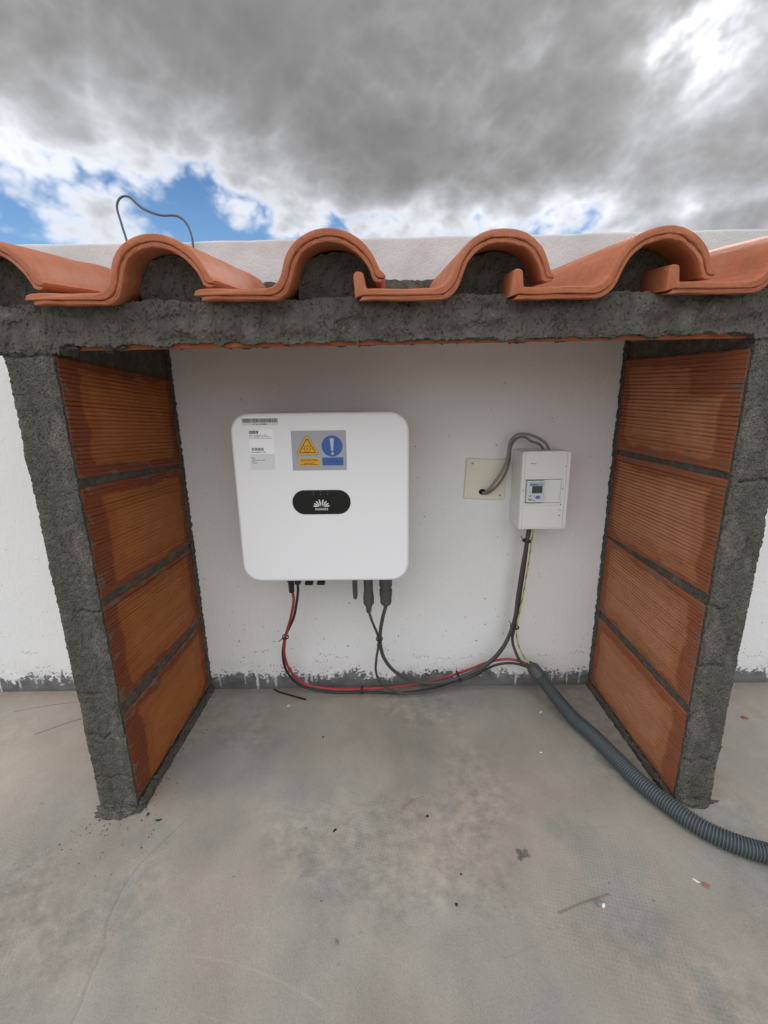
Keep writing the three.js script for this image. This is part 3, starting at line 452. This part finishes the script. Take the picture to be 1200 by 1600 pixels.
{
  mesh('back_box', at(box(BW - 0.004, BH - 0.003, 0.071, 0.003), 0, BH / 2, 0.0355), M.cream, meterBox);
  const s = roundRect(BW, BH, 0.004), wx0 = -0.0425, wx1 = 0.0375, wy0 = 0.0625 - BH / 2, wy1 = 0.1175 - BH / 2, hole = new THREE.Path();
  hole.moveTo(wx0, wy0); hole.lineTo(wx0, wy1); hole.lineTo(wx1, wy1); hole.lineTo(wx1, wy0); hole.closePath(); s.holes.push(hole);
  const front = mesh('front_cover', at(new THREE.ExtrudeGeometry(s, { depth: 0.0125, bevelEnabled: true, bevelThickness: 0.0015, bevelSize: 0.0012, bevelOffset: -0.0012, bevelSegments: 3 }), 0, BH / 2, 0.0703), M.cream, meterBox);
  for (const [x, w] of [[-BW / 2 + 0.0036, 0.0062], [BW / 2 - 0.0042, 0.0074]]) mesh('side_rim', at(box(w, BH - 0.002, 0.0042, 0.0014), x, BH / 2, 0.0861), M.cream, front);
  mesh('upper_panel', at(box(0.094, 0.052, 0.0016, 0.0007), -0.001, 0.1515, 0.0846), M.cream, front);
  mesh('lower_panel', at(box(0.094, 0.050, 0.0016, 0.0007), -0.001, 0.0285, 0.0846), M.cream, front);
  mesh('window_frame', [at(box(0.089, 0.003, 0.0022, 0.0008), -0.0025, 0.1205, 0.0848), at(box(0.089, 0.003, 0.0022, 0.0008), -0.0025, 0.0590, 0.0848), at(box(0.003, 0.064, 0.0022, 0.0008), 0.0400, 0.09, 0.0850)], M.cream, front);
  mesh('blank_plate', [at(box(0.0385, 0.0535, 0.004, 0.001), 0.0180, 0.090, 0.0810), at(box(0.034, 0.0012, 0.0012, 0.0004), 0.018, 0.0705, 0.0832), at(box(0.0012, 0.042, 0.0012, 0.0004), 0.0345, 0.09, 0.0832)], M.cream, meterBox);
  for (const [x, y] of [[0.0445, 0.148], [0.0400, 0.0585], [0.0395, 0.0455], [0.0390, 0.0330]]) mesh('latch_hole', new THREE.CylinderGeometry(0.0012, 0.0012, 0.001, 10).rotateX(Math.PI / 2).translate(x, y, y > 0.1 ? 0.0850 : 0.0858), M.dark, front);
  for (const [x, y] of [[-0.0495, 0.0945], [0.0415, 0.0965]]) mesh('screw', new THREE.CylinderGeometry(0.0018, 0.0018, 0.001, 12).rotateX(Math.PI / 2).translate(x, y, x < 0 ? 0.0886 : 0.0866), M.steel, front);
  // raised maker's mark, a soft blur in the photograph
  mesh('embossed_mark', [0, 1, 2, 3, 4].map((i) => at(box(0.0016, i === 0 || i === 1 ? 0.0024 : 0.0017, 0.0005, 0.0002), -0.033 + i * 0.0025, 0.155 - (i === 2 ? 0.0005 : 0), 0.0857)), M.greyCable, front);
}
const meter = group('energy_meter', 'small white module meter with grey screen set in the window of the cream box', 'energy meter', [0.3508, 0.5447, 0]);
{
  mesh('case', at(box(0.0395, 0.0500, 0.03, 0.0012), 0, 0.025, 0.0755), plain(0.66, 0.68, 0.70, 0.4), meter);
  const face = mesh('face_print', card(0.0375, 0.0480, 0.0008, 0.0004), paper((g, w, h) => {
    g.fillStyle = '#cfd2d4'; g.fillRect(0, 0, w, h); g.fillStyle = '#a9bccb'; g.fillRect(w * 0.12, h * 0.03, w * 0.86, h * 0.2); g.fillStyle = '#54708a'; g.fillRect(w * 0.14, h * 0.11, w * 0.8, h * 0.035); g.fillRect(w * 0.16, h * 0.145, w * 0.4, h * 0.045);
    g.fillStyle = '#3c3f42'; g.font = `bold ${h * 0.12}px sans-serif`; g.fillText('CE', w * 0.09, h * 0.74); scribble(g, w * 0.1, h * 0.83, w * 0.17, h * 0.08, 3, '#44474a'); scribble(g, w * 0.36, h * 0.87, w * 0.12, h * 0.06, 5, '#44474a'); g.fillRect(w * 0.13, h * 0.5, w * 0.06, h * 0.035); g.fillRect(w * 0.38, h * 0.68, w * 0.07, h * 0.025); g.fillRect(w * 0.38, h * 0.75, w * 0.07, h * 0.025); g.fillStyle = '#b9c6d6'; g.fillRect(w * 0.52, h * 0.66, w * 0.4, h * 0.22);
  }, 300, 384, 0.4), meter); face.position.set(0, 0.025, 0.0906);
  const sc = mesh('screen', at(box(0.0235, 0.0165, 0.0012, 0.0005), 0.0035, 0.0305, 0.0912), plain(0.055, 0.065, 0.055, 0.2), meter); mesh('bezel', [at(box(0.026, 0.0012, 0.0016, 0.0004), 0.0035, 0.0396, 0.0914), at(box(0.026, 0.0012, 0.0016, 0.0004), 0.0035, 0.0214, 0.0914)], plain(0.5, 0.5, 0.5, 0.4), sc);
  mesh('button', at(box(0.0095, 0.0062, 0.002, 0.0008), 0.0058, 0.0125, 0.0914), plain(0.13, 0.16, 0.28, 0.4), meter);
}

// ------------------------------------------------------------ cables
const V = (a) => new THREE.Vector3(...a);
function tube(pts, r, seg = 110, rad = 10) { return new THREE.TubeGeometry(new THREE.CatmullRomCurve3(pts.map(V), false, 'centripetal'), seg, r, rad); }
function cable(name, pts, r, mat, label, category, set) { const m = single(name, tube(pts, r), mat, label, category, set); return m; }
const RED = [[-0.2185, 0.338, 0.1], [-0.2165, 0.3176, 0.1], [-0.2268, 0.2713, 0.095], [-0.2491, 0.2039, 0.08], [-0.2599, 0.139, 0.06], [-0.2503, 0.0816, 0.045], [-0.2206, 0.039, 0.035], [-0.1529, 0.0186, 0.03], [-0.0569, 0.0172, 0.03], [0.0478, 0.0237, 0.03], [0.1521, 0.0446, 0.028], [0.2207, 0.0692, 0.028], [0.2795, 0.0949, 0.03], [0.3289, 0.1051, 0.035], [0.3668, 0.0982, 0.04], [0.3991, 0.082, 0.048]];
const BLK = [[-0.2055, 0.358, 0.094], [-0.2062, 0.335, 0.094], [-0.2105, 0.31, 0.094], [-0.222, 0.264, 0.091], [-0.2495, 0.2046, 0.074], [-0.2662, 0.1359, 0.055], [-0.2604, 0.0744, 0.04], [-0.2308, 0.0296, 0.03], [-0.1531, 0.0105, 0.033], [-0.057, 0.0095, 0.034], [0.0476, 0.0104, 0.04], [0.1513, 0.0275, 0.038], [0.2368, 0.0568, 0.036], [0.2948, 0.0902, 0.038], [0.3362, 0.0976, 0.042], [0.3693, 0.0911, 0.046], [0.3993, 0.0771, 0.05]];
cable('cable', RED, 0.0033, M.redCable, 'red cable looping from the inverter along the foot of the wall to the conduit', 'cable');
cable('cable', BLK, 0.0033, M.blackCable, 'black cable running beside the red one from the inverter along the floor', 'cable');
const AC1 = [[-0.0365, 0.29, 0.1], [-0.0352, 0.2779, 0.1], [-0.0282, 0.2538, 0.1], [-0.0167, 0.2133, 0.09], [-0.0141, 0.189, 0.085], [-0.0219, 0.1357, 0.075], [-0.0231, 0.088, 0.065], [-0.0072, 0.0498, 0.06], [0.0384, 0.0211, 0.055], [0.0899, 0.0168, 0.05], [0.1673, 0.0337, 0.046], [0.2437, 0.0705, 0.042], [0.3008, 0.1252, 0.042], [0.3307, 0.1937, 0.042], [0.3411, 0.2747, 0.042], [0.3474, 0.3616, 0.042], [0.3535, 0.4453, 0.042], [0.357, 0.487, 0.042]];
const AC2 = [[0.006, 0.31, 0.1], [0.0048, 0.2959, 0.1], [-0.0029, 0.2654, 0.1], [-0.0103, 0.2167, 0.09], [-0.0109, 0.1872, 0.082], [-0.0022, 0.1372, 0.072], [0.027, 0.0877, 0.06], [0.0727, 0.0566, 0.053], [0.1326, 0.0471, 0.051], [0.2007, 0.0642, 0.05], [0.2672, 0.1016, 0.05], [0.3101, 0.1538, 0.048], [0.333, 0.2231, 0.047], [0.3389, 0.2943, 0.047], [0.3467, 0.3801, 0.047], [0.3563, 0.4547, 0.046], [0.3616, 0.4869, 0.046]];
const AC3 = [[0.395, 0.0853, 0.052], [0.3605, 0.101, 0.048], [0.3449, 0.1281, 0.043], [0.3345, 0.1648, 0.038], [0.3433, 0.2289, 0.038], [0.3487, 0.2993, 0.036], [0.3544, 0.3685, 0.036], [0.3588, 0.444, 0.036], [0.361, 0.487, 0.036]];
cable('cable', AC1, 0.0031, M.greyBlackCable, 'thinner dark cable from the left gland, hanging straight and touching the floor', 'cable');
cable('cable', AC2, 0.0046, M.greyBlackCable, 'thicker dark cable from the right gland, curving low to the meter box', 'cable');
cable('cable', AC3, 0.0037, M.greyBlackCable, 'dark cable from the meter box down into the corrugated conduit', 'cable');
{
  const pts = [[0.3658, 0.487, 0.05], [0.3632, 0.4477, 0.052], [0.3592, 0.38, 0.05], [0.3506, 0.2941, 0.05], [0.3399, 0.2049, 0.05], [0.3446, 0.1675, 0.047], [0.3603, 0.1262, 0.045], [0.3813, 0.0975, 0.048], [0.4022, 0.0756, 0.05]];
  const m = new THREE.MeshStandardMaterial({ roughness: 0.45, map: dataTex(64, 16, (x, y) => (((x / 64) * 1 + y / 16) % 1 < 0.3 ? [0.10, 0.22, 0.06] : [0.50, 0.42, 0.10])) }); m.map.repeat.set(13, 1);
  cable('cable', pts, 0.0019, m, 'thin yellow and green earth wire beside the dark cables under the meter box', 'cable');
}
cable('cable', [[0.2485, 0.553, -0.004], [0.25, 0.5532, 0.012], [0.2545, 0.5578, 0.022], [0.2676, 0.5769, 0.03], [0.2891, 0.6107, 0.03], [0.2987, 0.6417, 0.034], [0.3024, 0.6764, 0.036], [0.3137, 0.6942, 0.04], [0.3331, 0.6971, 0.044], [0.3595, 0.6895, 0.046], [0.3811, 0.6759, 0.046], [0.3911, 0.66, 0.046], [0.394, 0.64, 0.046]], 0.0033, M.greyCable, 'grey cable arching highest from the cream wall plate over the meter box', 'cable');
cable('cable', [[0.2505, 0.552, -0.004], [0.2525, 0.5505, 0.01], [0.2592, 0.5533, 0.018], [0.2784, 0.571, 0.024], [0.2967, 0.6007, 0.026], [0.3052, 0.6332, 0.029], [0.3062, 0.6667, 0.031], [0.3173, 0.6863, 0.035], [0.3354, 0.6893, 0.038], [0.3497, 0.6796, 0.042], [0.3672, 0.6735, 0.044], [0.3784, 0.6610, 0.042], [0.3812, 0.64, 0.042]], 0.0031, plain(0.16, 0.155, 0.135, 0.5), 'darker grey cable below the other, from the wall plate into the box top', 'cable');

// cable ties
function tie(p, dir, r, label) {
  const g = group('cable_tie', label, 'cable tie', p, 'black cable ties');
  g.quaternion.setFromUnitVectors(new THREE.Vector3(0, 0, 1), V(dir).normalize());
  mesh('strap', new THREE.TorusGeometry(r, 0.0013, 8, 24).scale(1, 1, 1.8), M.black, g);
  mesh('head', at(box(0.005, 0.005, 0.005, 0.001), 0, r + 0.0015, 0), M.black, g);
  mesh('tail', at(box(0.0022, 0.013, 0.0011, 0.0004).rotateX(0.5), 0, r + 0.008, 0.002), M.black, g).rotation.z = 0.3;
}

tie([-0.2495, 0.204, 0.077], [-0.3, -0.95, -0.2], 0.0072, 'black cable tie round the red and black cables below the inverter connector');
tie([-0.0125, 0.2, 0.086], [0.02, -1, -0.2], 0.0078, 'black cable tie where the two dark gland cables cross');
tie([-0.065, 0.0135, 0.032], [1, 0, 0], 0.0088, 'black cable tie on the red and black cables lying along the wall foot');
tie([0.197, 0.0585, 0.043], [0.9, 0.42, 0], 0.0135, 'black cable tie round the cables left of the conduit, near the floor');
tie([0.3365, 0.205, 0.044], [0.15, 1, 0], 0.0108, 'black cable tie where the yellow and green wire leaves the bundle');
tie([0.3545, 0.437, 0.043], [0.12, 1, 0], 0.0108, 'black cable tie on the bundle just under the meter box');

// corrugated conduit
const conduit = group('conduit', 'blue grey corrugated conduit curving over the floor past the right brick wall', 'conduit', [0.4, 0, 0.05]);
{
  const C = [[0.394, 0.083, 0.058], [0.412, 0.064, 0.082], [0.434, 0.040, 0.118], [0.457, 0.0225, 0.165], [0.478, 0.0193, 0.21], [0.4986, 0.0172, 0.2744], [0.5169, 0.0172, 0.3415], [0.545, 0.0172, 0.4003], [0.5755, 0.0172, 0.4436], [0.6117, 0.0172, 0.4714], [0.655, 0.0172, 0.490], [0.72, 0.0172, 0.506], [0.86, 0.0172, 0.525], [1.1, 0.0172, 0.52]].map(([x, y, z]) => new THREE.Vector3(x - 0.4, y, z - 0.05));
  const curve = new THREE.CatmullRomCurve3(C, false, 'centripetal'), L = curve.getLength(), pitch = 0.0048, per = 6, n = Math.round(L / pitch) * per, g = new THREE.TubeGeometry(curve, n, 0.0165, 22), p = g.attributes.position, q = new THREE.Vector3();
  for (let i = 0; i <= n; i++) { curve.getPointAt(i / n, q); const ph = (i % per) / per, k = 1 - 0.17 * smooth(0.40, 0.62, ph) * smooth(1.05, 0.85, ph); for (let j = 0; j <= 22; j++) { const a = i * 23 + j; p.setXYZ(a, q.x + (p.getX(a) - q.x) * k, q.y + (p.getY(a) - q.y) * k, q.z + (p.getZ(a) - q.z) * k); } }
  g.computeVertexNormals(); mesh('pipe', g, M.conduit, conduit);
  const e = curve.getPointAt(0), dir = curve.getTangentAt(0), wrap = new THREE.CatmullRomCurve3([e.clone().addScaledVector(dir, -0.028), e.clone().addScaledVector(dir, -0.012), e.clone().addScaledVector(dir, 0.006), e.clone().addScaledVector(dir, 0.018)]);
  const tg = new THREE.TubeGeometry(wrap, 30, 0.0169, 20), tp = tg.attributes.position;
  for (let i = 0; i <= 30; i++) { wrap.getPointAt(i / 30, q); const k = (0.42 + 0.58 * smooth(0, 0.42, i / 30)) * (1 + 0.05 * n2(i * 0.7, 3)); for (let j = 0; j <= 20; j++) { const a = i * 21 + j; tp.setXYZ(a, q.x + (tp.getX(a) - q.x) * k, q.y + (tp.getY(a) - q.y) * k, q.z + (tp.getZ(a) - q.z) * k); } }
  tg.computeVertexNormals(); mesh('tape_wrap', tg, M.gland, conduit, 'dark tape wrapped round the end of the conduit');
}

// wire sticking up behind the tiles, loose wire on the floor
single('bent_wire', tube([[-0.5481, 1.03, 0.012], [-0.5412, 1.1119, 0.012], [-0.5482, 1.1551, 0.012], [-0.5525, 1.189, 0.012], [-0.5431, 1.2031, 0.013], [-0.5262, 1.2063, 0.013], [-0.4995, 1.1844, 0.012], [-0.4631, 1.1704, 0.012], [-0.4251, 1.1673, 0.012], [-0.4077, 1.1524, 0.012], [-0.3998, 1.1278, 0.012], [-0.4004, 1.1005, 0.012], [-0.4064, 1.03, 0.013]], 0.0025, 120, 8), M.wire, 'thin grey wire bent into a loop above the roof tiles against the sky', 'wire');
single('wire_offcut', tube([[-0.3087, 0.006, 0.0125], [-0.297, 0.0035, 0.019], [-0.277, 0.003, 0.027], [-0.2443, 0.003, 0.0411], [-0.214, 0.0045, 0.0549]], 0.0022, 40, 8), M.black, 'short loose black wire offcut lying on the floor at the wall foot', 'wire');

// ------------------------------------------------------------ bits lying on the floor
function chip(name, [x, z], [a, b, c], turn, mat, label, cat = 'debris') {
  const g = new THREE.IcosahedronGeometry(1, 2), p = g.attributes.position, s = x * 91 + z * 37;
  for (let i = 0; i < p.count; i++) { const k = 1 + 0.35 * n3(p.getX(i) * 1.4 + s, p.getY(i) * 1.4, p.getZ(i) * 1.4); p.setXYZ(i, p.getX(i) * a * k, p.getY(i) * b * k, p.getZ(i) * c * k); }
  g.computeVertexNormals(); const m = single(name, g, mat, label, cat); m.position.set(x, b * 0.7, z); m.rotation.y = turn; return m;
}
const bark = plain(0.02, 0.017, 0.013, 0.8), whiteBit = plain(0.75, 0.74, 0.7, 0.6), redBit = plain(0.33, 0.12, 0.07, 0.8), greyBit = plain(0.2, 0.2, 0.19, 0.8), olive = plain(0.05, 0.05, 0.012, 0.8);
chip('bark_scrap', [-0.095, 0.4262], [0.0045, 0.0015, 0.0018], 0.9, bark, 'black scrap alone on the floor midway in front of the niche');
chip('bark_scrap', [-0.0724, 0.6018], [0.0042, 0.0013, 0.0017], -1.0, greyBit, 'dark grey sliver low on the floor in the centre foreground');
chip('bark_scrap', [-0.4376, 0.4018], [0.0052, 0.0014, 0.0017], 0.25, bark, 'black sliver on the floor just right of the left pillar foot');
chip('leaf_scrap', [-0.4653, 0.3892], [0.0022, 0.0012, 0.0038], 0.3, olive, 'tiny olive scrap touching the foot of the left pillar', 'leaf scrap');
chip('pebble', [0.3376, 0.5539], [0.0062, 0.0034, 0.0042], -0.5, greyBit, 'small grey pebble on the floor in the right foreground', 'pebble');
chip('paint_flake', [0.3425, 0.5565], [0.0032, 0.0028, 0.0032], 0.2, whiteBit, 'white flake lying against the grey pebble in the right foreground', 'paint flake');
chip('paint_flake', [0.5127, 0.5207], [0.0052, 0.0012, 0.0014], -0.75, whiteBit, 'thin white sliver beside the red clay chip in front of the conduit', 'paint flake');
chip('clay_chip', [0.5236, 0.5278], [0.0048, 0.0018, 0.0036], -0.6, redBit, 'small red clay chip on the floor in front of the conduit', 'clay chip');
chip('clay_chip', [0.8877, 0.1401], [0.0075, 0.003, 0.004], -0.4, redBit, 'brown clay chip outside the niche to the right of the right pillar', 'clay chip');
chip('bark_scrap', [0.0807, 0.3992], [0.0028, 0.0018, 0.0022], 0.4, bark, 'dark crumb on the floor in the middle of the niche mouth');
chip('bark_scrap', [0.1124, 0.5532], [0.0019, 0.0015, 0.0025], 0.1, bark, 'dark speck on the floor, lower of the pair right of centre');
chip('bark_scrap', [0.1275, 0.5065], [0.0016, 0.0012, 0.0016], 0.1, bark, 'dark speck on the floor, upper of the pair right of centre');
chip('paint_flake', [0.3954, 0.1107], [0.0055, 0.0012, 0.0016], 0.7, whiteBit, 'white sliver on the niche floor close to the tape end of the conduit', 'paint flake');
chip('paint_flake', [0.3506, 0.2433], [0.0028, 0.001, 0.0014], 0.1, whiteBit, 'small white fleck in the niche left of the conduit', 'paint flake');
chip('bark_scrap', [-0.1494, 0.1886], [0.0022, 0.0014, 0.0018], 0.6, bark, 'dark crumb deep in the niche below the inverter');
{ const g = new THREE.TorusGeometry(0.0032, 0.0009, 8, 18).rotateX(Math.PI / 2); const m = single('plastic_ring', g, whiteBit, 'tiny white plastic ring on the niche floor below the loose black wire', 'plastic ring'); m.position.set(-0.2565, 0.0009, 0.0747); }
// crumbs of mortar nobody would count
{
  const g = new THREE.IcosahedronGeometry(1, 0), r = seeded(77), N = 300, im = new THREE.InstancedMesh(g, M.mortar, N), o = new THREE.Object3D();
  for (let i = 0; i < N; i++) {
    const k = r(); let x, z; const s = 0.0005 + 0.0012 * r() * r();
    if (k < 0.34) { x = -0.53 + (r() - 0.4) * 0.16 * (0.5 + r()); z = 0.385 + r() * r() * 0.15; } else if (k < 0.55) { x = XL + 0.012 + r() * r() * 0.05; z = r() * 0.38; } else if (k < 0.68) { x = XR - 0.008 - r() * r() * 0.05; z = r() * 0.4; } else if (k < 0.88) { x = -1.2 + r() * 2.5; z = 0.004 + r() * r() * 0.05; } else { x = -0.6 + r() * 1.3; z = 0.1 + r() * 0.75; }
    o.position.set(x, s * 0.5, z); o.rotation.set(r() * 6, r() * 6, r() * 6); o.scale.set(s, s * (0.6 + r() * 0.4), s * (0.7 + r() * 0.7)); o.updateMatrix(); im.setMatrixAt(i, o.matrix);
  }
  im.name = 'mortar_crumbs'; im.userData = { kind: 'stuff', label: 'loose grey mortar crumbs scattered on the floor round the wall feet', category: 'crumbs' }; im.castShadow = im.receiveShadow = true; scene.add(im);
}

renderer.render(scene, camera);
